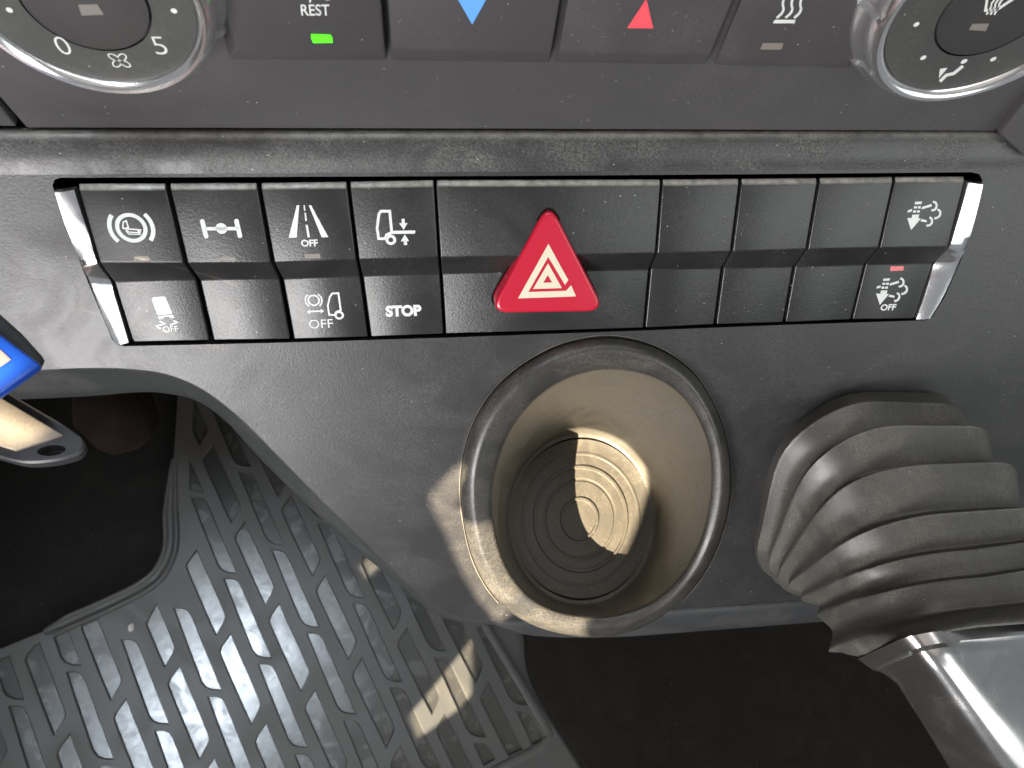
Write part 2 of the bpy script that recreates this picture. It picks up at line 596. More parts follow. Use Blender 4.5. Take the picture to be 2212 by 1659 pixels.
class Print:
    """Collects flat print pieces in one mesh."""

    def __init__(self, face):
        self.face, self.mb = face, MB()

    def fill(self, pts):
        self.mb.poly([self.face.p(q) for q in pts])
        return self

    def line(self, pts, wd, closed=False, cap=False):
        P = [V((x, y)) for x, y in pts]
        n = len(P)
        if cap and not closed:
            pass
        left, right = [], []
        for i in range(n):
            a = P[(i - 1) % n] if (closed or i > 0) else P[i]
            b = P[(i + 1) % n] if (closed or i < n - 1) else P[i]
            d1 = (P[i] - a)
            d2 = (b - P[i])
            if d1.length < 1e-6:
                d1 = d2
            if d2.length < 1e-6:
                d2 = d1
            d1, d2 = d1.normalized(), d2.normalized()
            t = (d1 + d2)
            t = t.normalized() if t.length > 1e-3 else d1
            nn = V((-t.y, t.x))
            c = max(0.5, t.dot(d1))
            left.append(P[i] + nn * wd * 0.5 / c)
            right.append(P[i] - nn * wd * 0.5 / c)
        L3 = [self.face.p((q.x, q.y)) for q in left]
        R3 = [self.face.p((q.x, q.y)) for q in right]
        self.mb.loft([L3, R3], closed=closed)
        if cap:
            for q, dd in ((P[0], (P[0] - P[1]).normalized()), (P[-1], (P[-1] - P[-2]).normalized())):
                a0 = math.atan2(dd.y, dd.x)
                self.fill([(q.x + math.cos(a0 + a) * wd * .5, q.y + math.sin(a0 + a) * wd * .5) for a in [(-.5 + k / 8) * math.pi for k in range(9)]])
        return self

    def ring(self, c, r, wd, a0=0, a1=360, n=40, stretch=1.0):
        o, ex, ey = self.face.frame(c)
        full = abs(a1 - a0) >= 360
        m = n if full else n + 1
        A = [math.radians(a0 + (a1 - a0) * k / n) for k in range(m)]
        I = [o + ex * math.cos(a) * (r - wd / 2) + ey * math.sin(a) * (r - wd / 2) * stretch for a in A]
        O = [o + ex * math.cos(a) * (r + wd / 2) + ey * math.sin(a) * (r + wd / 2) * stretch for a in A]
        self.mb.loft([I, O], closed=full)
        return self

    def disc(self, c, r, n=28):
        o, ex, ey = self.face.frame(c)
        self.mb.poly([o + ex * math.cos(2 * math.pi * k / n) * r + ey * math.sin(2 * math.pi * k / n) * r for k in range(n)])
        return self

    def text(self, s, bl, br, tl, bold=0.0):
        vs, fs = glyphs(s, bold)
        B, R, T = V(bl), V(br), V(tl)
        q = [B + (R - B) * x + (T - B) * y for x, y in vs]
        self.mb.add([self.face.p((p.x, p.y)) for p in q], fs)
        return self

    def text_local(self, s, c, h, aspect=1.0, bold=0.0):
        vs, fs = glyphs(s, bold)
        o, ex, ey = self.face.frame(c)
        self.mb.add([o + ex * (x - .5) * h * aspect + ey * (y - .5) * h for x, y in vs], fs)
        return self

    def done(self, name, material, parent):
        return self.mb.build(name, material, parent)


def glyphs(s, bold):
    c = bpy.data.curves.new('t', 'FONT')
    c.body = s
    c.size = 1.0
    c.offset = bold
    c.resolution_u = 4
    o = bpy.data.objects.new('t', c)
    col.objects.link(o)
    dg = bpy.context.evaluated_depsgraph_get()
    me = bpy.data.meshes.new_from_object(o.evaluated_get(dg))
    vs = [(p.co.x, p.co.y) for p in me.vertices]
    fs = [tuple(f.vertices) for f in me.polygons]
    x0, x1 = min(a for a, b in vs), max(a for a, b in vs)
    y0, y1 = min(b for a, b in vs), max(b for a, b in vs)
    bpy.data.objects.remove(o)
    bpy.data.curves.remove(c)
    bpy.data.meshes.remove(me)
    return [((a - x0) / (x1 - x0), (b - y0) / (y1 - y0)) for a, b in vs], fs


def zoom(x0, y0, k=0.24802):
    return lambda p: (x0 + k * p[0], y0 + k * p[1])


Z1 = zoom(0, 0)
Z2 = zoom(493.7, 0)
Z3 = zoom(1042.3, 0)
Z4 = zoom(1663.4, 0)
Z5 = zoom(82.3, 356.6)
Z6 = zoom(548.6, 356.6)
Z7 = zoom(987.5, 384.0)
Z8 = zoom(1618.4, 356.6)

# climate keys: proud keys with a bevelled lower edge
KO = 0.0042
key_px = [((512, 100), (831, 106), (836, 131), (493, 129)),
          ((845, 106), (1190, 113), (1188, 135.5), (849, 132)),
          ((1205, 113), (1534, 118), (1526, 140.5), (1202, 136)),
          ((1551, 118), (1838, 125), (1836, 148), (1543, 142))]
key_lab = ["climate key with REST print and a lit green lamp",
           "climate key with the blue downward triangle",
           "climate key with the red triangle",
           "climate key with the heated windscreen print and unlit lamp"]
keys = []
PK = (PH[0] + V((0, -KO, 0)), PH[1])
for q, lb in zip(key_px, key_lab):
    a, b = on(*q[0], PK), on(*q[1], PK)
    c, d = on(*q[2], PH, 0.0001), on(*q[3], PH, 0.0001)
    o = thing('climate_key', d, lb, "button", "climate keys")
    up = V((0, 0, 0.045))
    ua, ub = a + up, b + up
    c2, d2 = c + V((0, 0.003, 0)), d + V((0, 0.003, 0))
    ta, tb = ua + V((0, 0.006, 0)), ub + V((0, 0.006, 0))
    mb = MB()
    mb.add([a, b, c, d, ua, ub, c2, d2, ta, tb], [(0, 1, 5, 4), (3, 2, 1, 0), (7, 6, 2, 3), (4, 5, 9, 8), (0, 4, 8, 7, 3), (1, 2, 6, 9, 5), (6, 7, 8, 9)])
    mb.build('cap', 'key', o, bevel=0.0006, seg=2)
    keys.append(o)
FK2 = Face(PK, 0.00006, Z2)
Print(FK2).text("REST", (635, 137), (885, 137), (625, 38), 0.012).done('print', 'white', keys[0])
Print(FK2).fill([(703, -20), (722, -20), (716, 22), (703, 22)]).fill([(848, -20), (884, -20), (884, 2), (848, 2)]).done('print', 'white', keys[0])
mbq = [FK2.p(q) for q in ((719, 299), (888, 304), (904, 330), (906, 371), (737, 373), (719, 330))]
slab('lamp', [p + V((0, -0.00008, 0)) for p in mbq], V((0, 0.0006, 0)), 'led', keys[0], bevel=0)
FK = Face(PK, 0.00006)
Print(FK).fill([(975, -26), (1064, -26), (1020, 53)]).done('print', 'blueprint', keys[1])
FK3 = Face(PK, 0.00006, Z3)
Print(FK3).fill([(1427, -10), (1260, 245), (1487, 247)]).done('print', 'redprint', keys[2])
FK4 = Face(PK, 0.00006, Z4)
pr_ = Print(FK4)
for k in range(3):
    dx = 76 * k
    pr_.line(sp2([(150 + dx, -60), (118 + dx, 0), (112 + dx, 45), (118 + dx, 80), (100 + dx, 118), (58 + dx, 156)], 4), 20)
pr_.fill([(42, 172), (224, 172), (212, 203), (24, 203)]).done('print', 'white', keys[3])
slab('lamp', [FK4.p(q) for q in ((-62, 376), (118, 376), (100, 432), (-88, 432))], V((0, 0.0006, 0)), 'lens', keys[3], bevel=0)


# ------------------------------------------------------------------ rotary dials
def fit_circle(pts):
    A = np.array([[2 * p.x, 2 * p.z, 1] for p in pts])
    b = np.array([p.x ** 2 + p.z ** 2 for p in pts])
    s = np.linalg.lstsq(A, b, rcond=None)[0]
    return s[0], s[1], math.sqrt(s[2] + s[0] ** 2 + s[1] ** 2)


def dial(label, face_px, out_px, cap_px, proud, phase, notches, sgn=1):
    PD = (PH[0] + V((0, -proud, 0)), PH[1])
    cx, cz, r = fit_circle([on(u, v, PD) for u, v in face_px])
    PO = (PH[0] + V((0, -proud + 0.005, 0)), PH[1])
    _, _, ro = fit_circle([on(u, v, PO) for u, v in out_px])
    ro = r * 1.20
    PC = (PD[0] + V((0, 0.001, 0)), PH[1])
    ccx, ccz, rc = fit_circle([on(u, v, PC) for u, v in cap_px])
    rc = min(rc, 0.75 * r)
    y0 = PH[0].y
    o = thing('rotary_dial', V((cx, y0, cz)), label, "dial", "climate dials")
    seg = 180

    def circ(rad, y, notch=0.0):
        out = []
        for k in range(seg):
            a = 360.0 * k / seg
            rr = rad
            if notch:
                fr_ = ((sgn * (a - phase)) % (360.0 / notches)) / (360.0 / notches)
                rr = rad - notch * (1 - fr_) if fr_ < 0.9 else rad - notch * 1.6
            out.append(V((cx + rr * math.cos(math.radians(a)), y, cz + rr * math.sin(math.radians(a)))))
        return out
    yf = y0 - proud
    mb = MB()
    D_ = ro - r
    mb.loft([circ(r * 0.985, yf + 0.0014), circ(r, yf), circ(r + D_ * .10, yf - 0.0008), circ(r + D_ * .25, yf - 0.0013), circ(r + D_ * .40, yf - 0.0014), circ(r + D_ * .55, yf - 0.0010, 0.0001), circ(r + D_ * .70, yf - 0.0002, 0.0003), circ(r + D_ * .84, yf + 0.0010, 0.0005), circ(r + D_ * .95, yf + 0.0026, 0.0006),
             circ(ro, yf + 0.0040, 0.0006), circ(r * 1.25, yf + 0.0058, 0.0006), circ(r * 1.29, yf + 0.0080, 0.0006), circ(r * 1.31, y0 + 0.001, 0.0006)])
    mb.build('chrome_ring', 'chrome', o, smooth=True, auto=0.45)
    mb = MB()
    mb.loft([circ(rc * 1.02, yf + 0.0004), circ(r * 0.99, yf + 0.0004)])
    mb.build('face', 'dialface', o)
    mb = MB()
    mb.loft([circ(rc * 1.03, yf + 0.0014), circ(rc * 0.99, yf + 0.0014), circ(rc * 0.985, yf + 0.0004), circ(rc * .97, yf + 0.0001), circ(rc * .8, yf)], cap1=True)
    mb.build('cap', 'dialcap', o, smooth=True, auto=0.6)
    return o, (V((cx, yf + 0.0004, cz)), PH[1]), (V((cx, yf, cz)), PH[1])


zl = [(0, 270), (390, 560), (700, 680), (1080, 740), (1500, 610), (1680, 300), (1710, 0)]
zo = [(0, 380), (380, 600), (950, 830), (1200, 850), (1560, 790), (1800, 640)]
zc = [(230, 0), (480, 170), (700, 270), (900, 295), (1100, 260), (1240, 130), (1275, 0)]
d1, F1, C1 = dial("left rotary fan dial with chrome ring and 0 and 5 print", [Z1(p) for p in zl], [Z1(p) for p in zo], [Z1(p) for p in zc], 0.011, 12, 10)
ff = Face(F1, 0.00006, Z1)
Print(ff).text_local("0", (545, 398), 190, 0.58, -0.012).done('numeral', 'white', d1)
Print(ff).text_local("5", (1388, 398), 190, 0.56, -0.012).done('numeral', 'white', d1)
pr_ = Print(ff)
o_, ex_, ey_ = ff.frame((1040, 527))
for k in range(4):
    a = math.radians(45 + 90 * k)
    cc = o_ + ex_ * 50 * math.cos(a) + ey_ * 50 * math.sin(a)
    A = [math.radians(360 * j / 20) for j in range(20)]
    ca, sa = math.cos(a), math.sin(a)

    def el(rx_, ry_):
        return [cc + (ex_ * ca + ey_ * sa) * rx_ * math.cos(t) + (-ex_ * sa + ey_ * ca) * ry_ * math.sin(t) for t in A]
    pr_.mb.loft([el(48, 34), el(37, 23)])
pr_.done('fan_symbol', 'white', d1)
Print(ff).disc((82, 88), 26).done('dot', 'white', d1)
Print(ff).disc((1515, 95), 26).done('dot', 'white', d1)
fc = Face(C1, 0.00005, Z1)
slab('lamp', [fc.p(q) for q in ((680, 42), (845, 38), (905, 128), (712, 136))], V((0, 0.0005, 0)), 'lens', d1, bevel=0)

zl = [(1130, 0), (1060, 300), (1080, 560), (1250, 770), (1450, 820), (1700, 790), (2212, 550)]
zo = [(1050, 820), (1300, 900), (1450, 910), (1700, 860), (2212, 600)]
zc = [(1440, 150), (1500, 330), (1650, 410), (1850, 400), (2212, 220)]
d2, F2, C2 = dial("right rotary airflow dial with chrome ring at the upper right corner", [Z4(p) for p in zl], [Z4(p) for p in zo], [Z4(p) for p in zc], 0.011, 4, 10, -1)
ff = Face(F2, 0.00006, Z4)
for q in ((1275, 213), (1335, 503), (1945, 515)):
    Print(ff).disc(q, 24).done('dot', 'white', d2)
Print(ff).disc((1690, 535), 26).fill([(1480, 600), (1547, 590), (1470, 682)]).line([(1480, 710), (1535, 655), (1600, 640), (1680, 575)], 26).done('airflow_symbol', 'white', d2)
fc = Face(C2, 0.00005, Z4)
slab('lamp', [fc.p(q) for q in ((1762, 208), (1908, 205), (1880, 270), (1732, 262))], V((0, 0.0005, 0)), 'lens', d2, bevel=0)
pr_ = Print(fc).line([(1900, -60), (1876, 92), (1975, 86), (2110, -5), (2200, -60)], 22)
for k in range(3):
    pr_.line([(1885 + 34 * k, 128), (1925 + 34 * k, 60), (1930 + 34 * k, 30), (1975 + 34 * k, -30)], 15)
pr_.done('windscreen_symbol', 'white', d2)

# ------------------------------------------------------------------ switch row
G = [  # gap lines: top, step top, step bottom, bottom (plan units)
    [(166, 411), (211, 567), (243, 609), (284, 740)],
    [(363, 410), (400, 567), (427, 605), (457, 736)],
    [(560, 409), (588, 566), (607, 603), (631, 733.5)],
    [(753, 406), (772, 559), (780.5, 597), (798, 728.5)],
    [(940, 402.5), (949, 555), (952.5, 592), (960.5, 722)],
    [(1429, 400.5), (1418, 547), (1404, 581), (1392, 709)],
    [(1599, 399), (1581, 543), (1561, 579), (1545, 701.5)],
    [(1768, 397), (1744, 538), (1716, 576), (1694, 697)],
    [(1931, 394.5), (1900, 535), (1869, 571), (1839.5, 691)],
    [(2086, 393.5), (2050, 533), (2017, 568), (1976, 689)],
]
HG = [4.0, 4.4, 4.0, 3.2, 2.4, 2.0, 2.6, 2.6, 2.0, 2.2]


def line3(g, du):
    a = on(g[0][0] + du, g[0][1], PU)
    b = on(g[1][0] + du, g[1][1], PU)
    c = on(g[2][0] + du, g[2][1], PL)
    d = on(g[3][0] + du, g[3][1], PL)
    t0 = a + V((0, 0.0019, 0.0008))
    t1 = t0 + V((0, 0.004, -0.008))
    e = d + V((0, 0.004, -0.0006))
    e1 = e + V((0, 0.006, 0.004))
    return [t1, t0, a, b, c, d, e, e1]


sw_lab = [
    "leftmost rocker switch with ringed brake print above and swerving trailer OFF print below",
    "rocker switch with the axle print above a blank lower half",
    "rocker switch with lane print OFF above and brake truck OFF print below",
    "rocker switch with truck height arrows print above STOP",
    "wide hazard switch plate holding the red triangle button",
    "blank rocker switch directly right of the hazard switch",
    "blank rocker switch, second to the right of the hazard switch",
    "blank rocker switch beside the rightmost exhaust filter switch",
    "rightmost rocker switch with two exhaust filter prints, the lower marked OFF",
]
switches = []
for i in range(9):
    L = line3(G[i], HG[i])
    R = line3(G[i + 1], -HG[i + 1])
    o = thing('hazard_switch' if i == 4 else 'rocker_switch', lerp(L[5], R[5], .5), sw_lab[i], "switch", "switches in the row")
    k = len(L)
    mb = MB()
    faces = [(j, j + 1, k + j + 1, k + j) for j in range(k - 1)] + [tuple(range(k)), tuple(range(2 * k - 1, k - 1, -1)), (k - 1, 0, k, 2 * k - 1)]
    mb.add(L + R, faces)
    mb.build('body', 'switch', o, bevel=0.00055, seg=3, angle=0.2)
    switches.append(o)

FU = lambda z: Face(PU, 0.00007, z)
FLo = lambda z: Face(PL, 0.00007, z)

# column 1
Print(FU(Z5)).ring((812, 547), 115, 34).ring((812, 547), 178, 36, 140, 222, 20).ring((812, 547), 178, 36, -40, 42, 20) \
    .line([(738, 546), (742, 495), (768, 485), (786, 545), (745, 553)], 13, True).line([(745, 553), (900, 566)], 13) \
    .line([(770, 580), (790, 600), (890, 606), (868, 590), (800, 584)], 11, True).disc((880, 582), 15).disc((775, 575), 12).done('print', 'white', switches[0])
slab('lamp', [FU(Z5).p(q) for q in ((838, 796), (966, 791), (976, 829), (828, 838))], -PU[1] * 0.0004, 'lens', switches[0], bevel=0)
Print(FLo(Z5)).fill([(1008, 1150), (1088, 1144), (1108, 1150), (1168, 1285), (1166, 1296), (1048, 1308), (1036, 1300), (990, 1172), (992, 1158)]).fill([(1043, 1318), (1172, 1302), (1182, 1330), (1150, 1332), (1140, 1318), (1098, 1322), (1092, 1334), (1078, 1334), (1080, 1342), (1052, 1344)]) \
    .line([(1058, 1358), (1104, 1380), (1030, 1402), (1064, 1424)], 15).line([(1176, 1354), (1214, 1370), (1148, 1392)], 14).done('print', 'white', switches[0])
Print(FLo(Z5)).text("OFF", (1094, 1456), (1226, 1449), (1082, 1405), 0.0).done('print', 'white', switches[0])
# column 2
Print(FU(Z5)).line([(1430, 490), (1463, 620)], 40, cap=True).line([(1728, 488), (1758, 616)], 40, cap=True).line([(1448, 554), (1745, 553)], 30).disc((1596, 552), 48).done('print', 'white', switches[1])
slab('lamp', [FU(Z5).p(q) for q in ((1578, 797), (1715, 795), (1722, 832), (1588, 836))], -PU[1] * 0.0004, 'lens', switches[1], bevel=0)
# column 3
Print(FU(Z6)).fill([(373, 350), (394, 350), (372, 632), (303, 632)]).fill([(477, 350), (498, 350), (648, 628), (590, 630)]) \
    .fill([(431, 350), (443, 350), (449, 398), (437, 398)]).fill([(440, 415), (453, 415), (461, 486), (446, 486)]).fill([(450, 520), (468, 520), (487, 628), (466, 630)]).done('print', 'white', switches[2])
Print(FU(Z6)).text("OFF", (414, 711), (560, 708), (407, 650), 0.03).done('print', 'white', switches[2])
slab('lamp', [FU(Z6).p(q) for q in ((442, 773), (577, 771), (581, 812), (445, 816))], -PU[1] * 0.0004, 'lens', switches[2], bevel=0)
Print(FLo(Z6)).ring((520, 1178), 46, 15).ring((520, 1178), 70, 13, 125, 232, 18).ring((520, 1178), 70, 13, -52, 55, 18) \
    .line([(480, 1275), (594, 1272)], 15).fill([(459, 1277), (492, 1253), (492, 1299)]).fill([(612, 1270), (580, 1249), (580, 1293)]) \
    .line([(735, 1116), (682, 1118), (660, 1150), (643, 1225), (655, 1304), (700, 1306), (718, 1278), (756, 1264)], 16, True).ring((742, 1308), 31, 19).done('print', 'white', switches[2])
Print(FLo(Z6)).text("OFF", (483, 1424), (692, 1417), (475, 1348), 0.0).done('print', 'white', switches[2])
# column 4
Print(FU(Z6)).line([(1182, 402), (1106, 402), (1088, 430), (1072, 548), (1086, 640), (1142, 641), (1156, 606), (1200, 588)], 24, True).ring((1192, 651), 34, 25) \
    .fill([(1212, 572), (1398, 569), (1406, 576), (1404, 592), (1396, 598), (1212, 600)]).line([(1298, 468), (1301, 510)], 27).fill([(1264, 506), (1338, 504), (1304, 564)]) \
    .fill([(1313, 604), (1280, 664), (1352, 662)]).line([(1317, 655), (1320, 696)], 28).done('print', 'white', switches[3])
Print(FLo(Z6)).text("STOP", (1150, 1324), (1462, 1314), (1144, 1224), 0.055).done('print', 'white', switches[3])


# exhaust filter prints
def dpf(face, dx, dy, parent, k=1.0, bold=0):
    T = lambda x, y: (1377 + dx + (x - 1377) * k, 320 + dy + (y - 320) * k)
    P_ = Print(face)
    F = lambda *q: P_.fill([T(*a) for a in q])
    F((1445, 320), (1506, 317), (1500, 339), (1440, 342))
    for yy, xx in ((358, 1436), (394, 1428)):
        F((xx, yy), (xx + 26, yy), (xx + 23, yy + 20), (xx - 3, yy + 20))
        F((xx + 34, yy), (xx + 60, yy), (xx + 57, yy + 20), (xx + 31, yy + 20))
    F((1420, 432), (1481, 429), (1474, 463), (1496, 465), (1410, 566), (1376, 460), (1415, 461))
    F((1382, 394), (1420, 381), (1416, 404), (1377, 414))
    F((1506, 364), (1586, 339), (1592, 360), (1500, 386))
    F((1503, 469), (1546, 480), (1548, 499), (1491, 489))
    for arc in ([(1600, 318), (1624, 328), (1632, 358), (1616, 388), (1586, 394)], [(1640, 385), (1662, 403), (1660, 438), (1638, 458), (1612, 464)], [(1570, 455), (1590, 470), (1590, 503), (1570, 524), (1543, 528)]):
        P_.line([T(*a) for a in sp2(arc, 4)], 19 * k)
    return P_.done('print', 'white', parent)


dpf(FU(Z8), 0, 0, switches[8])
dpf(FLo(Z8), -270, 669, switches[8], 0.93)
Print(FLo(Z8)).text("OFF", (1140, 1268), (1273, 1264), (1152, 1213), 0.03).done('print', 'white', switches[8])
slab('lamp', [FLo(Z8).p(q) for q in ((1234, 882), (1348, 880), (1341, 918), (1226, 922))], -PL[1] * 0.0004, 'redlens', switches[8], bevel=0)

# hazard triangle button


def round_poly(pts, r, n=7):
    out = []
    k = len(pts)
    for i in range(k):
        p, a, b = V(pts[i]), V(pts[i - 1]), V(pts[(i + 1) % k])
        da, db = (a - p).normalized(), (b - p).normalized()
        s, e = p + da * r, p + db * r
        for j in range(n + 1):
            t = j / n
            out.append((1 - t) ** 2 * s + 2 * t * (1 - t) * p + t * t * e)
    return out


TB = (PU[0] + PU[1] * 0.0012, PU[1])
tri_px = [Z7(p) for p in ((804, 205), (276, 1186), (1296, 1170))]
tri = [on(u, v, TB) for u, v in tri_px]
tr = round_poly(tri, 0.0070)
cen = sum(tri, V((0, 0, 0))) / 3


def ins(ring, d):
    return [p + (cen - p).normalized() * d for p in ring]


nU = PU[1]
mb = MB()
mb.loft([[p - nU * 0.014 for p in tr], [p - nU * 0.0012 for p in tr], [p - nU * 0.0005 for p in ins(tr, .0003)], [p - nU * 0.0001 for p in ins(tr, .0009)], [p for p in ins(tr, .0016)]])
mb.poly(ins(tr, .0016))
hb = mb.build('triangle_button', 'red', switches[4], smooth=True, auto=0.6)
hb["label"] = "red triangular hazard button with cream triangle print"
mb = MB()
out_ = [p - (cen - p).normalized() * 0.0011 for p in tr]
# dark seat round the button: a thin collar that follows the stepped plate
for base, lift in ((PU, 0.0),):
    pass
seat_in, seat_out = [], []
for p in tr:
    q = p - (cen - p).normalized() * 0.0008
    # project along the plate normal onto the stepped front
    d = q - PU[0]
    hU = d.dot(nU)
    pu = q - nU * hU
    fy = pf.y
    s_dir = V((0, -math.sin(math.radians(38)), -math.cos(math.radians(38))))
    # distance below the step edge, measured down the slope
    along = (pu - pf).dot(s_dir)
    stepdepth = (PU[0] - PL[0]).dot(nU)
    drop = min(max(along / 0.006, 0), 1) * stepdepth
    seat_out.append(pu - nU * (drop - 0.00015))
    seat_in.append(p - nU * (0.0012 + drop - 0.00015))
mb.loft([seat_in, seat_out])
mb.build('button_seat', 'black', switches[4])
FT = Face(TB, 0.00008, Z7)
Print(FT).fill([(968, 892), (795, 575), (530, 1051), (1036, 1033), (992, 937), (968, 962), (952, 984), (620, 994), (793, 690), (941, 936), (948, 918)]).done('print', 'cream', hb)
T_ = Print(FT)
o3 = [FT.p(q) for q in ((792, 745), (660, 969), (913, 962))]
i3 = [FT.p(q) for q in ((789, 848), (750, 914), (827, 911))]
T_.mb.loft([o3, i3])
T_.done('print', 'cream', hb)

# chrome end trims of the switch row


def trim(label, rows, flip):
    # rows: outer px, inner px, plane of the inner edge
    O, A, B, I, K, IB = [], [], [], [], [], []
    for (o_, i_, pl, lift) in rows:
        a = on(*o_, PS, 0.0006)
        b = on(*i_, pl, -0.0001)
        O.append(a - nPS * 0.002)
        K.append(a)
        A.append(lerp(a, b, 0.16) + nPS * (0.0010 + lift))
        B.append(lerp(a, b, 0.55) + nPS * (0.0010 + lift * .5))
        I.append(b)
        IB.append(b - nPS * 0.006)
    t = thing('chrome_trim', K[-1], label, "trim", "chrome trims of the switch row")
    mb = MB()
    cols = [spline([tuple(p) for p in c], 6) for c in (O, K, A, B, I, IB)]
    mb.loft(cols, closed=False)
    top = [c[0] for c in cols]
    bot = [c[-1] for c in cols]
    mb.loft([top, [p + V((0, 0.002, -0.001)) for p in top]], closed=False)
    mb.loft([bot, [p + V((0, 0.002, -0.001)) for p in bot]], closed=False)
    return mb.build('bar', 'chrome', t, smooth=True, auto=0.8)


trim("chrome end trim at the left of the switch row", [((117, 411), (160, 410), PU, .001), ((133, 460), (174, 456), PU, .001), ((155, 522), (193, 512), PU, .0008), ((175, 568), (207, 562), PU, .0006),
      ((181, 583), (216, 578), PF, .0004), ((191, 604), (238, 606), PL, .0002), ((203, 635), (246, 634), PL, .0002), ((224, 688), (260, 680), PL, .0002), ((247, 741), (278, 740), PL, .0002)], 1)
trim("chrome end trim at the right of the switch row", [((2120, 395), (2091, 394), PU, .001), ((2110, 440), (2081, 436), PU, .001), ((2096, 500), (2064, 494), PU, .0008), ((2087, 530), (2053, 530), PU, .0006),
      ((2079, 550), (2040, 546), PF, .0004), ((2072, 567), (2019, 569), PL, .0002), ((2058, 600), (2008, 604), PL, .0002), ((2037, 642), (1995, 644), PL, .0002), ((2009, 684), (1979, 690), PL, .0002)], -1)

# ------------------------------------------------------------------ cup holder
PR = (on(1290, 775, PS, 0.004), nrm(41))                     # plane of the rim
seam_px = [ZC(p) for p in ((870, 97), (660, 135), (480, 225), (330, 350), (222, 510), (165, 680), (147, 840), (160, 1010), (203, 1200), (290, 1370), (410, 1490), (560, 1565), (760, 1607),
                           (930, 1597), (1080, 1546), (1230, 1445), (1360, 1295), (1450, 1110), (1497, 900), (1492, 690), (1440, 490), (1330, 300), (1200, 190), (1050, 123))]


def resample(px, n, c):
    P = sp2(px, 8, True)
    A = sorted(((math.atan2(-(v - c[1]), u - c[0]) % (2 * math.pi)), (v - c[1]) ** 2 + (u - c[0]) ** 2) for u, v in P)
    aa = np.array([a for a, r in A])
    rr = np.sqrt(np.array([r for a, r in A]))
    th = np.arange(n) * 2 * math.pi / n
    r = np.interp(th, aa, rr, period=2 * math.pi)
    r = (np.roll(r, 1) + 2 * r + np.roll(r, -1)) / 4
    return [(c[0] + r[i] * math.cos(th[i]), c[1] - r[i] * math.sin(th[i])) for i in range(n)]


NC = 128
cc = (1298, 1058)
seam = resample(seam_px, NC, cc)
lip = resample(lip_px, NC, cc)
cup = thing('cup_holder', on(1251, 1118, (on(1299, 1057, PR) - V((0, 0, 0.085)), V((0, 0, 1)))), "round cup holder with a broad rubbed rim and dusty beige inside", "cup holder")
S0 = [on(u, v, PR, -0.012) for u, v in smin(seam, 1.0)]
nR = PR[1]


def between(t, h):
    return [on(lerp(a[0], b[0], t), lerp(a[1], b[1], t), PR, h) for a, b in zip(seam, lip)]


rows = [[on(u, v, PS, -0.001) if v < 1320 else on(u, v, PR, -0.016) for u, v in seam]]
rows = [between(0.0, -0.014), between(0.0, -0.0050), between(0.03, -0.0034), between(0.08, -0.0026), between(0.20, -0.0014), between(0.30, -0.0005), between(0.38, -0.0001), between(0.44, 0.0), between(0.52, -0.0002), between(0.68, -0.0009), between(0.84, -0.0017), between(0.94, -0.0026), between(0.985, -0.0036)]
wall_top = between(1.0, -0.0045)
rows.append(wall_top)
mb = MB()
mb.loft(rows)
mb.build('rim', 'rim', cup, smooth=True)
# dusty joint between the rim and the skin
arc = [i for i in range(NC) if seam[i][1] < 1305]
st = next(k for k in range(NC) if seam[k][1] >= 1305 and seam[(k + 1) % NC][1] < 1305)
arc = [(st + 1 + k) % NC for k in range(len(arc))]
j0 = smin(seam, 0.99)
for nm_, k0, k1, mt in (('joint', 0.985, 1.008, 'black'), ('dust_line', 1.0075, 1.0125, 'dustline')):
    mb = MB()
    A_, B_ = smin(seam, k0), smin(seam, k1)
    wob = [0.6 + 0.8 * rnd.random() for _ in arc]
    L1_ = [on(*A_[i], PS, 0.00010 if mt == 'black' else 0.00016) for i in arc]
    L2_ = []
    for i, wv in zip(arc, wob):
        q = (lerp(A_[i][0], B_[i][0], wv if mt != 'black' else 1), lerp(A_[i][1], B_[i][1], wv if mt != 'black' else 1))
        L2_.append(on(*q, PS, 0.00010 if mt == 'black' else 0.00016))
    mb.loft([L1_, L2_], closed=False)
    mb.build(nm_, mt, cup)
# well
zc_floor = on(1299, 1057, PR).z - 0.085
PFL = (V((0, 0, zc_floor)), V((0, 0, 1)))
fc_px = (932.6 + .42995 * 752, 685.8 + .42995 * 1012)


def floor_ring(rx_, ry_, cz=0.0, dx=0.0, dy=0.0, off=0.0):
    out = []
    for i in range(NC):
        a = 2 * math.pi * i / NC
        out.append(on(fc_px[0] + dx + rx_ * .42995 * math.cos(a), fc_px[1] + dy - ry_ * .42995 * math.sin(a), PFL, off))
    return out


fo = floor_ring(368, 428)
rows = [wall_top]
for t in (0.04, 0.12, 0.25, 0.4, 0.55, 0.7, 0.85, 0.94):
    rows.append([lerp(a, b, t) for a, b in zip(wall_top, fo)])
rows.append([lerp(a, b, .985) for a, b in zip(wall_top, fo)])
rows.append([p + V((0, 0, 0.0004)) for p in floor_ring(360, 420)])
rows.append(floor_ring(352, 410))
mb = MB()
mb.loft(rows)
mb.build('well', 'well', cup, smooth=True)
mb = MB()
fr_ = []
for r_, h in ((354, 0.0), (338, -0.0006), (300, -0.0006), (296, -0.0002), (288, -0.0002), (284, -0.0006), (240, -0.0006), (236, .0004), (226, .0004), (222, -0.0006), (184, -.0006), (180, -.0012), (172, -.0012), (168, -.0006), (98, -0.0006), (94, .0004), (84, .0004), (80, -0.0006), (30, -0.0006), (8, -0.0006)):
    fr_.append([p + V((0, 0, h)) for p in floor_ring(r_ * 1.0, r_ * 1.13, dx=-12 * .43 * (1 - r_ / 354))])
mb.loft(fr_, cap1=True)
mb.build('well_floor', 'wellfloor', cup, smooth=True, auto=0.5)

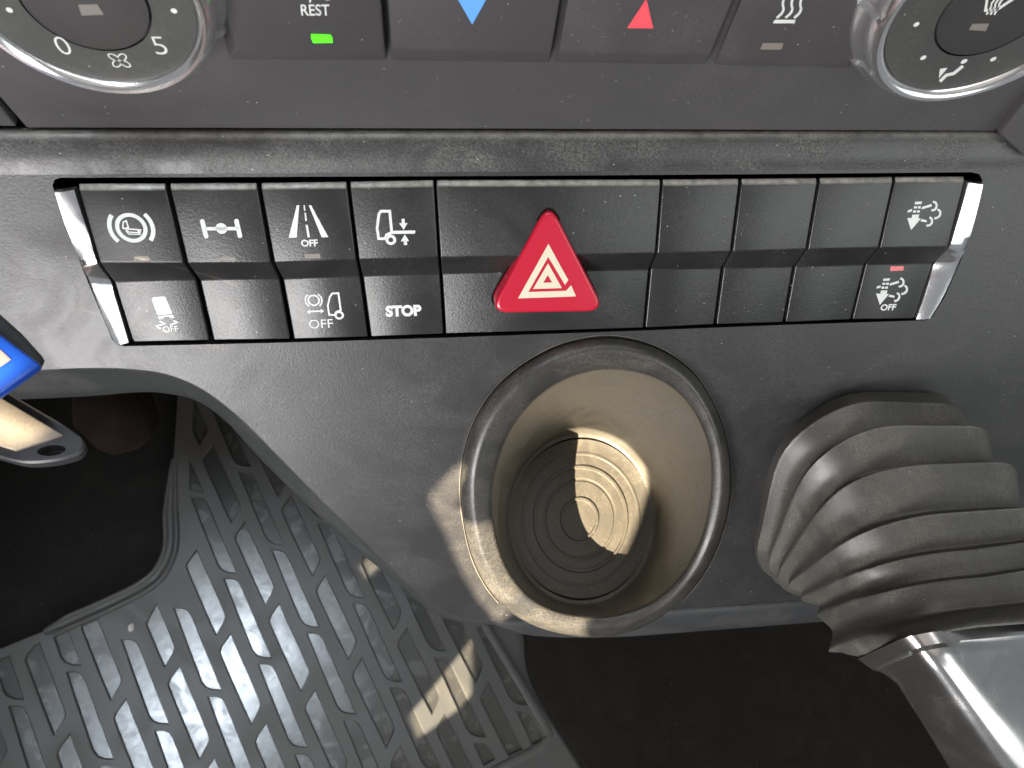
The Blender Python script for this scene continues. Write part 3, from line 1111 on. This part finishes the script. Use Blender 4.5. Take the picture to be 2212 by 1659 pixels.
# ------------------------------------------------------------------ gear lever with gaiter
lev = thing('gear_lever', on(1800, 1200, PS), "chrome lever with a folded black rubber gaiter at the lower right", "lever")


def quad_ring(LB, LT, RT, RB, f=(.25, .35, .25, .25), n=12):
    P = [LB, LT, RT, RB]
    out = []
    for i in range(4):
        p, a, b = P[i], P[i - 1], P[(i + 1) % 4]
        ra_, rb_ = f[i], f[i]
        s, e = lerp(p, a, ra_), lerp(p, b, rb_)
        for j in range(n):
            t = j / (n - 1)
            out.append((1 - t) ** 2 * s + 2 * t * (1 - t) * p + t * t * e)
    return out


def R4(lb, lt, rt):
    LB, LT, RT = at(*lb), at(*lt), at(*rt)
    return [LB, LT, RT, LB + (RT - LT) * 0.95]


def dps(u, v, off=0.0):
    return (on(u, v, PS, off) - CAM).dot(w(V((0, 0, 1))))


base = [on(1612, 1262, PS), on(1694, 858, PS), on(2098, 843, PS)]
base.append(base[0] + (base[2] - base[1]) * .95)
ridges = [
    R4((1618, 1262, dps(1618, 1262, .004)), (1706, 872, dps(1706, 872, .007)), (2118, 868, dps(2118, 868, .008))),
    R4((1636, 1276, dps(1636, 1276, .010)), (1772, 922, dps(1772, 922, .019)), (2176, 918, dps(2176, 918, .021))),
    R4((1650, 1286, dps(1650, 1286, .016)), (1832, 1002, dps(1832, 1002, .032)), (2236, 998, dps(2236, 998, .034))),
    R4((1664, 1292, dps(1664, 1292, .022)), (1884, 1118, dps(1884, 1118, .047)), (2290, 1092, dps(2290, 1092, .049))),
    R4((1690, 1308, dps(1690, 1308, .028)), (1925, 1200, dps(1925, 1200, .058)), (2330, 1160, dps(2330, 1160, .060))),
    R4((1722, 1338, dps(1722, 1338, .036)), (1950, 1262, dps(1950, 1262, .068)), (2350, 1215, dps(2350, 1215, .070))),
    R4((1752, 1416, dps(1752, 1416, .052)), (1958, 1338, dps(1958, 1338, .078)), (2350, 1290, dps(2350, 1290, .080))),
]
end = R4((1828, 1436, dps(1828, 1436, .062)), (1968, 1366, dps(1968, 1366, .086)), (2330, 1330, dps(2330, 1330, .088)))


def ringc(q, s=1.0, f=(.34, .42, .24, .24)):
    c = (q[0] + q[1] + q[2] + q[3]) / 4
    return quad_ring(*[c + (p - c) * s for p in q], f=f)


def mixq(a, b, t):
    return [lerp(x, y, t) for x, y in zip(a, b)]


NR = 48


def wlow(j):
    """weight of the rounded fold profile: full at the lower left corner of a ring, none at the top"""
    d = min(abs(j - 5.5), abs(j - 5.5 - NR), abs(j - 5.5 + NR))
    return max(0.0, min(1.0, (15.0 - d) / 9.0))


def fold(q, s_saw, s_sin, f=(.34, .42, .24, .24)):
    A_, B_ = ringc(q, s_saw, f), ringc(q, s_sin, f)
    return [lerp(a, b, wlow(j)) for j, (a, b) in enumerate(zip(A_, B_))]


keyr = [ringc(base, 1.0), ringc(mixq(base, ridges[0], .5), 1.0)]
for i, r in enumerate(ridges):
    nx = ridges[i + 1] if i + 1 < len(ridges) else end
    keyr.append(fold(r, 1.0, 1.0))
    if i + 1 < len(ridges):
        for t_, s_ in ((.06, .996), (.20, .980), (.38, .957), (.50, .939), (.62, .922), (.74, .905), (.84, .892), (.92, .925)):
            dp = 0.085 if i >= 4 else 0.055
            keyr.append(fold(mixq(r, nx, t_), s_, 1.0 - dp * math.sin(math.pi * t_) ** 1.6))
    else:
        g_ = (.44, .42, .24, .24)
        keyr.append(ringc(mixq(r, nx, .20), 1.012, g_))
        keyr.append(ringc(mixq(r, nx, .45), 1.005, g_))
        keyr.append(ringc(mixq(r, nx, .70), .985, g_))
        keyr.append(ringc(mixq(r, nx, .88), .955, g_))
keyr.append(ringc(end, .92, (.42, .42, .24, .24)))
keyr.append(ringc(end, .86, (.42, .42, .24, .24)))
# smooth the rings along the bellows
rings = []
nk = len(keyr)
for i in range(nk - 1):
    a, b, c, d = keyr[max(i - 1, 0)], keyr[i], keyr[i + 1], keyr[min(i + 2, nk - 1)]
    for kk in range(3):
        t = kk / 3
        rings.append([0.5 * ((2 * q) + (r_ - p) * t + (2 * p - 5 * q + 4 * r_ - s) * t * t + (3 * q - p - 3 * r_ + s) * t ** 3) for p, q, r_, s in zip(a, b, c, d)])
rings.append(keyr[-1])
from mathutils import noise as mnoise
rings = [[p + V((mnoise.noise(p * 34), mnoise.noise(p * 34 + V((7, 0, 0))), mnoise.noise(p * 34 + V((0, 9, 0))))) * 0.0013 for p in r_] for r_ in rings]
mb = MB()
mb.loft(rings)
mb.build('gaiter', 'rubber', lev, smooth=True)
# chrome shank
sh = [
    R4((1842, 1428, dps(1842, 1428, .063)), (1972, 1368, dps(1972, 1368, .087)), (2300, 1338, dps(2300, 1338, 0.073))),
    R4((1876, 1452, dps(1876, 1452, .066)), (1992, 1392, dps(1992, 1392, .090)), (2310, 1362, dps(2310, 1362, 0.076))),
    R4((1886, 1452, dps(1886, 1452, .068)), (1998, 1402, dps(1998, 1402, .092)), (2260, 1376, dps(2260, 1376, 0.078))),
    R4((1906, 1462, dps(1906, 1462, .070)), (2008, 1420, dps(2008, 1420, .094)), (2262, 1396, dps(2262, 1396, 0.080))),
    R4((1930, 1480, dps(1930, 1480, .073)), (2030, 1448, dps(2030, 1448, .096)), (2278, 1424, dps(2278, 1424, 0.082))),
    R4((1980, 1560, dps(1980, 1560, .082)), (2092, 1530, dps(2092, 1530, .104)), (2330, 1500, dps(2330, 1500, 0.090))),
    R4((2040, 1660, dps(2040, 1660, .090)), (2168, 1630, dps(2168, 1630, .111)), (2400, 1600, dps(2400, 1600, 0.097))),
    R4((2130, 1810, dps(2130, 1810, .100)), (2285, 1780, dps(2285, 1780, .120)), (2500, 1750, dps(2500, 1750, 0.106))),
]
mb = MB()
mb.loft([ringc(q, f=(.14, .24, .2, .14)) for q in sh], cap1=True)
mb.build('shank', 'lever_chrome', lev, smooth=True, auto=0.5)

# ------------------------------------------------------------------ rubber floor mat
Z6m = lambda p: (0.2976 * p[0], 1165.2 + 0.2976 * p[1])


def mp(u, v):
    p = on(u, v, PM) - PM[0]
    return V((p.dot(g1), p.dot(g2)))


def J(du, dv, u0=425, v0=1400):
    return (mp(u0 + du / 2, v0 + dv / 2) - mp(u0 - du / 2, v0 - dv / 2))


k_ = 0.2976
e1 = J(-372 * k_, 230 * k_)
e2 = J(247 * k_, 640 * k_)
O2 = mp(*Z6m((1430, 790)))
Mi = np.linalg.inv(np.array([[-372.0, 247.0], [230.0, 640.0]]))


def lat(x, y):
    s = Mi @ np.array([x, y])
    return e1 * s[0] + e2 * s[1]


shapeA = [lat(*p) for p in ((-165, -288), (-110, -290), (-72, -274), (-46, -232), (60, 32), (168, 296), (110, 292), (66, 276), (36, 240), (-66, -24))]
shapeB = [lat(*p) for p in ((-65, -318), (-20, -205), (60, -20), (137, 165), (141, 190), (128, 226), (77, 318), (20, 190), (-60, 5), (-134, -170), (-140, -196), (-126, -232))]
# outline of the mat
m_out_px = [(-260, 1520), (0, 1402), (105, 1360), (210, 1318), (300, 1274), (345, 1240), (368, 1200), (376, 1150), (372, 1080), (376, 980), (384, 860), (390, 700), (520, 500), (760, 560), (800, 1000),
            (960, 1200), (1052, 1341), (1150, 1500), (1252, 1662), (1340, 1810), (400, 1900), (-260, 1860)]
m_out = [mp(u, v) for u, v in m_out_px]


def clip(poly, a, b):
    """keep the side to the left of a->b"""
    d = (b - a)
    nn = V((-d.y, d.x)).normalized()
    out = []
    k = len(poly)
    for i in range(k):
        p, q = poly[i], poly[(i + 1) % k]
        sp, sq = (p - a).dot(nn), (q - a).dot(nn)
        if sp >= 0:
            out.append(p)
        if (sp > 0) != (sq > 0) and abs(sp - sq) > 1e-9:
            out.append(p + (q - p) * (sp / (sp - sq)))
    return out


def area2(poly):
    return 0.5 * sum(poly[i].x * poly[(i + 1) % len(poly)].y - poly[(i + 1) % len(poly)].x * poly[i].y for i in range(len(poly)))


def ccw(poly):
    return poly if area2(poly) > 0 else list(reversed(poly))


def inside(pt, poly):
    c = False
    k = len(poly)
    for i in range(k):
        a, b = poly[i], poly[(i + 1) % k]
        if (a.y > pt.y) != (b.y > pt.y) and pt.x < (b.x - a.x) * (pt.y - a.y) / (b.y - a.y) + a.x:
            c = not c
    return c


# limits of the pattern
lim = [(mp(-100, 1465), mp(330, 1287)), (mp(330, 1287), mp(398, 1190)), (mp(398, 1190), mp(408, 700))]
limr = (mp(1215, 1640), mp(1030, 1341))
limb = (mp(1010, 1668), mp(1170, 1588))
region = [mp(u, v) for u, v in ((-240, 1525), (330, 1290), (372, 1240), (398, 1190), (410, 1000), (400, 700), (560, 560), (740, 560), (780, 1000), (938, 1200), (1030, 1341), (1172, 1572), (1168, 1598), (1010, 1672), (700, 1850), (-240, 1840))]
pockets = []
for i in range(-14, 15):
    for j in range(-9, 9):
        for sh_, off in ((shapeA, V((0, 0))), (shapeB, e1 * -0.4876 + e2 * 0.519)):
            c = O2 + e1 * i + e2 * j + off
            poly = ccw([c + p for p in sh_])
            ins_ = [inside(p, region) for p in poly]
            if not any(ins_):
                continue
            if not all(ins_):
                rg = ccw(region)
                # clip against nearby straight limits of the region
                for q in range(len(rg)):
                    a, b = rg[q], rg[(q + 1) % len(rg)]
                    near = False
                    for p in poly:
                        t = max(0, min(1, (p - a).dot(b - a) / (b - a).length_squared))
                        if (p - (a + (b - a) * t)).length < 0.03:
                            near = True
                    if near:
                        poly = clip(poly, a, b)
                        if len(poly) < 3:
                            break
                if len(poly) < 3 or area2(poly) < 0.00012:
                    continue
            pockets.append(poly)


def dedup(poly, tol=0.0004):
    out = []
    for p in poly:
        if not out or (p - out[-1]).length > tol:
            out.append(p)
    if (out[0] - out[-1]).length < tol:
        out.pop()
    return out


def grow(poly, d):
    out = []
    k = len(poly)
    for i in range(k):
        a, p, b = poly[i - 1], poly[i], poly[(i + 1) % k]
        d1, d2 = (p - a).normalized(), (b - p).normalized()
        n1, n2 = V((d1.y, -d1.x)), V((d2.y, -d2.x))
        m = n1 + n2
        m = m.normalized() if m.length > 1e-6 else n1
        out.append(p + m * d / max(0.6, m.dot(n1)))
    return out


rub = thing('floor_mat', fl(mp(600, 1500)), "black rubber floor mat with slanted pockets in the footwell", "floor mat")
pockets = [grow(dedup(p), 0.0001) for p in pockets]
pockets = [p for p in pockets if len(p) >= 3]
mb = MB()
tops = [grow(p, 0.0009) for p in pockets]
mb.poly([fl(p) for p in m_out], [[fl(p) for p in t] for t in tops])
for p, t in zip(pockets, tops):
    m1 = grow(p, 0.0001)
    mb.loft([[fl(q) for q in t], [fl(q, -0.0008) for q in m1], [fl(q, -0.0024) for q in p]])
mo = m_out
mb.loft([[fl(p) for p in mo], [fl(p, -0.012) for p in mo]])
mb.build('ribs', 'mat_rib', rub, recalc=False)
mb = MB()
mb.poly([fl(p, -0.0024) for p in m_out])
mb.build('pocket_sheet', 'mat_pocket', rub)
# moulded edge round the pedal cut-out
ed_px = sp2([(95, 1370), (140, 1356), (215, 1324), (300, 1283), (345, 1250), (370, 1208), (379, 1165), (377, 1110), (377, 1050), (380, 990)], 5)
ed = [mp(u, v) for u, v in ed_px]
mb = MB()
ringsE = []
for i, p in enumerate(ed):
    a, b = ed[max(i - 1, 0)], ed[min(i + 1, len(ed) - 1)]
    t = (b - a).normalized()
    nn = V((-t.y, t.x))
    tp = min(1.0, i / 6.0, (len(ed) - 1 - i) / 10.0) * 0.97 + 0.03
    ringsE.append([fl(p + nn * x * (0.35 + 0.65 * tp), z * tp) for x, z in ((.0105, -.004), (.0095, .0022), (.0080, .0030), (.0062, .0014), (.0052, .0004), (.0018, .0004), (.0008, .0016), (-.0010, .0026), (-.0028, .0016), (-.0036, .0001))])
mb.loft(ringsE, closed=False)
mb.build('moulded_edge', 'mat_rib', rub, smooth=True)
# raised border along the right side
bd_px = sp2([(1000, 1270), (1046, 1345), (1140, 1502), (1183, 1578), (1180, 1600), (1150, 1622), (1000, 1700)], 4)
bd = [mp(u, v) for u, v in bd_px]
mb = MB()
ringsE = []
for i, p in enumerate(bd):
    a, b = bd[max(i - 1, 0)], bd[min(i + 1, len(bd) - 1)]
    t = (b - a).normalized()
    nn = V((-t.y, t.x))
    ringsE.append([fl(p + nn * x, z) for x, z in ((.004, .0001), (.0025, .0010), (0, .0014), (-.0025, .0010), (-.004, .0001))])
mb.loft(ringsE, closed=False)
mb.build('border_bead', 'mat_rib', rub, smooth=True)
# outer flange of the mat and the tunnel carpet beside it
tun_px = sp2([(1118, 1330), (1132, 1372), (1136, 1430), (1150, 1478), (1186, 1545), (1262, 1662), (1330, 1780)], 5)
tn = [mp(u, v) for u, v in tun_px]
mb = MB()
far = [p + V((0.9, 0.0)) for p in tn]
mb.loft([[fl(p, -0.013) for p in tn], [fl(p, 0.004) for p in tn], [fl(p + V((0.003, 0)), 0.006) for p in tn], [fl(p, 0.006) for p in far]], closed=False)
tun = mb.build('tunnel_carpet', 'carpet', None)
tag(tun, kind='structure')
mb = MB()
fl_in = [mp(u, v) for u, v in sp2([(985, 1200), (1052, 1341), (1150, 1500), (1252, 1662), (1340, 1800)], 5)]
mb.loft([[fl(p, -0.0035) for p in fl_in], [fl(p + V((0.05, 0.0)), -0.0035) for p in fl_in]], closed=False)
mb.build('flange', 'mat_rib', rub)

# pebble on the mat
pb = MB()
pc = on(285, 1356, PM)
bm = bmesh.new()
bmesh.ops.create_icosphere(bm, subdivisions=2, radius=0.0022)
for v_ in bm.verts:
    v_.co *= 1 + rnd.uniform(-.22, .22)
    v_.co.z *= .8
pv = [pc + g1 * v_.co.x + g2 * v_.co.y * 1.5 + nm * (v_.co.z + .0012) for v_ in bm.verts]
pfaces = [tuple(x.index for x in f.verts) for f in bm.faces]
bm.free()
o = build('pebble', pv, pfaces, 'stone')
tag(o, "small pale pebble lying on the rubber mat", "pebble")

# pedal in the dark
pd = [at(u, v, d) for u, v, d in ((150, 842, .53), (300, 838, .54), (333, 948, .52), (300, 975, .515), (246, 990, .51), (205, 975, .51), (150, 920, .52))]
o = thing('pedal', pd[4], "worn brownish pedal in the dark footwell", "pedal")
slab('pad', pd, V((0, 0.02, -0.012)), 'pedal', o, bevel=0.004)
mb = MB()
ar = (pd[0] + pd[1]) / 2
mb.loft([[ar + V((x, .012, z)) for x, z in ((-.008, -.01), (.008, -.01), (.008, .01), (-.008, .01))], [ar + V((x, .13, .12 + z)) for x, z in ((-.008, -.01), (.008, -.01), (.008, .01), (-.008, .01))]])
mb.build('arm', 'pedal', o)

# ------------------------------------------------------------------ key tag and fob at the left edge
PT = (at(40, 780, 0.178), (w(V((0.35, -0.42, -1.0)))).normalized())
tg = [on(u, v, PT) for u, v in ((-170, 652), (-40, 690), (88, 786), (-10, 856), (-150, 945))]
o = thing('key_tag', tg[2], "blue plastic key tag with a pale paper insert at the left edge", "key tag")
nT = PT[1]
slab('holder', tg, -nT * 0.0035, 'blue', o, bevel=0.0008)
tag_shade = [on(u, v, PT, -0.006) for u, v in ((-190, 590), (-60, 645), (-4, 674), (46, 718), (95, 773), (84, 790), (-20, 860), (-170, 950))]  # black slab standing in for the tag's shadow on the dash
slab('dark_plate', tag_shade, -nT * 0.003, 'fob', o, bevel=0.001)
pp = [on(u, v, PT, 0.0002) for u, v in ((-150, 700), (-28, 728), (24, 777), (-8, 798), (-150, 880))]
slab('paper', pp, -nT * 0.0003, 'paper', o, bevel=0)
PB = (at(70, 930, 0.195), (w(V((0.25, -0.50, -1.0)))).normalized())
fob_px = [(-160, 765), (-40, 815), (20, 850), (119, 907), (160, 934)] + [(174, 946), (178, 957), (172, 970), (158, 981), (112, 992), (62, 996), (30, 992), (0, 984)] + [(-80, 962), (-220, 920)]
fo_ = [on(u, v, PB) for u, v in sp2(fob_px[3:13], 3)]
fo_ = [on(u, v, PB) for u, v in fob_px[:3]] + fo_ + [on(u, v, PB) for u, v in fob_px[13:]]
hp = []
for k in range(24):
    a = 2 * math.pi * k / 24
    hp.append(on(111 + 31 * math.cos(a), 973 + 11.5 * math.sin(a) - 3.0 * math.cos(a), PB))
o = thing('key_fob', on(112, 992, PB), "black fob with a worn cream plate and an eyelet below the blue tag", "key fob")
nB = PB[1]
mb = MB()
mb.poly(fo_, [hp])
mb.loft([fo_, [p - nB * 0.0008 - (p - fo_[0]).normalized() * -0.0006 for p in fo_], [p - nB * 0.005 for p in fo_]])
mb.loft([hp, [p - nB * 0.005 for p in hp]])
mb.build('holder', 'fob', o)
cp = [on(u, v, PB, 0.0012) for u, v in ((-200, 760), (-60, 824), (0, 857), (135, 938), (32, 972), (0, 962), (-80, 930), (-250, 870))]
slab('plate', cp, -nB * 0.0018, 'creamplate', o, bevel=0.0003)

# ------------------------------------------------------------------ lint and dust fibres on the plastic
mb = MB()


def fibre(pl, u, v, L, wd, off=0.00012):
    c = on(u, v, pl, off)
    n = pl[1]
    ex = (V((1, 0, 0)) - n * n.x).normalized()
    ey = n.cross(ex)
    a = rnd.uniform(0, 6.28)
    kappa = rnd.uniform(-2.2, 2.2)
    P = []
    p = c
    m = 5
    for i in range(m):
        P.append(p)
        p = p + (ex * math.cos(a) + ey * math.sin(a)) * L / m
        a += kappa / m
    A_, B_ = [], []
    for i in range(m):
        t = (P[min(i + 1, m - 1)] - P[max(i - 1, 0)]).normalized()
        s = n.cross(t) * wd * .5 * (1 if 0 < i < m - 1 else .4)
        A_.append(P[i] + s)
        B_.append(P[i] - s)
    mb.loft([A_, B_], closed=False)


for _ in range(420):
    z = rnd.random()
    u = min(2200, max(0, rnd.gauss(1550, 480)))
    if z < .28:
        pl, v, off = PH, rnd.uniform(155, 272), .00012
    elif z < .45:
        if not 560 < u < 1830:
            continue
        pl, v, off = PK, rnd.uniform(2, 100), .00010
    elif z < .62:
        if not 980 < u < 1960:
            continue
        pl, v, off = PU, rnd.uniform(410, 530), .00010
    elif z < .8:
        if not 980 < u < 1820:
            continue
        pl, v, off = PL, rnd.uniform(600, 682), .00010
    else:
        pl, v, off = PS, rnd.uniform(740, 1300), .00012
        if (1000 < u < 1580) or u > 1600 and v > 840 or (v - 800) > (u - 350) * .9:
            continue
    s = rnd.random()
    if s < .6:
        fibre(pl, u, v, rnd.uniform(.00015, .0004), .00012, off)
    else:
        fibre(pl, u, v, rnd.uniform(.0006, .0017), .00009, off)
lint = mb.build('lint', 'lint')
tag(lint, "pale lint and dust specks scattered over the plastic", None, None, 'stuff')

# ------------------------------------------------------------------ sun spot through an added plate, its holes cut to the sun patches
cupc = on(1299, 1057, PR)
SUN = cupc + SUN_POS_DIR * SUN_DIST
sd = bpy.data.lights.new("sun_beam", 'SPOT')
sd.energy = 8800.0
sd.color = (1.0, 0.86, 0.63)
sd.spot_size = math.radians(16)
sd.spot_blend = 0.05
sd.shadow_soft_size = 0.005
so = bpy.data.objects.new("sun_beam", sd)
col.objects.link(so)
so.location = SUN
so.rotation_euler = (-SUN_POS_DIR).to_track_quat('-Z', 'Y').to_euler()
WF = cupc + SUN_POS_DIR * 1.3                       # where the added plate stands
wn = SUN_POS_DIR


def thru(p):
    d = p - SUN
    return SUN + d * ((WF - SUN).dot(wn) / d.dot(wn))


f_on = lambda u, v: on(u, v, PFL)
hA = [on(1030, 984, PS), on(985, 1010, PS), on(945, 1052, PS), on(930, 1072, PS), on(932, 1095, PS), on(962, 1150, PS), on(1000, 1240, PS), on(1030, 1290, PS), on(1075, 1345, PS),
      on(1090, 1375, PR), on(1262, 1390, PR), on(1258, 1330, PR), f_on(1339, 1214), f_on(1372, 1140), f_on(1398, 1055), f_on(1412, 985), f_on(1370, 925), f_on(1290, 888), f_on(1180, 890)]
hA = [thru(p) for p in hA]
hF = [thru(on(u, v, PB, 0.0012)) for u, v in ((-190, 784), (-60, 840), (0, 869), (112, 936), (32, 962), (0, 952), (-80, 920), (-240, 862))]
hT = [thru(p) for p in (on(-140, 676, PT), on(-48, 712, PT), on(62, 786, PT), on(-16, 840, PT), on(-130, 905, PT))]
hB1 = [thru(on(u, v, PM)) for u, v in ((777, 1222), (815, 1190), (850, 1200), (792, 1248))]
hB2 = [thru(on(u, v, PM)) for u, v in ((1016, 1384), (1018, 1500), (992, 1530), (899, 1598), (880, 1550), (940, 1481))]
wx = V((1, 0, 0)) - wn * wn.x
wx.normalize()
wy = wn.cross(wx)
fr4 = [WF + wx * x + wy * y for x, y in ((-.48, -.48), (.48, -.48), (.48, .48), (-.48, .48))]
mb = MB()
mb.poly(fr4, [hA, hB1, hB2, hF, hT])
fo2 = [p + wn * 0.004 for p in fr4]
df = mb.build('sun_plate', 'cab')
tag(df, kind='structure')
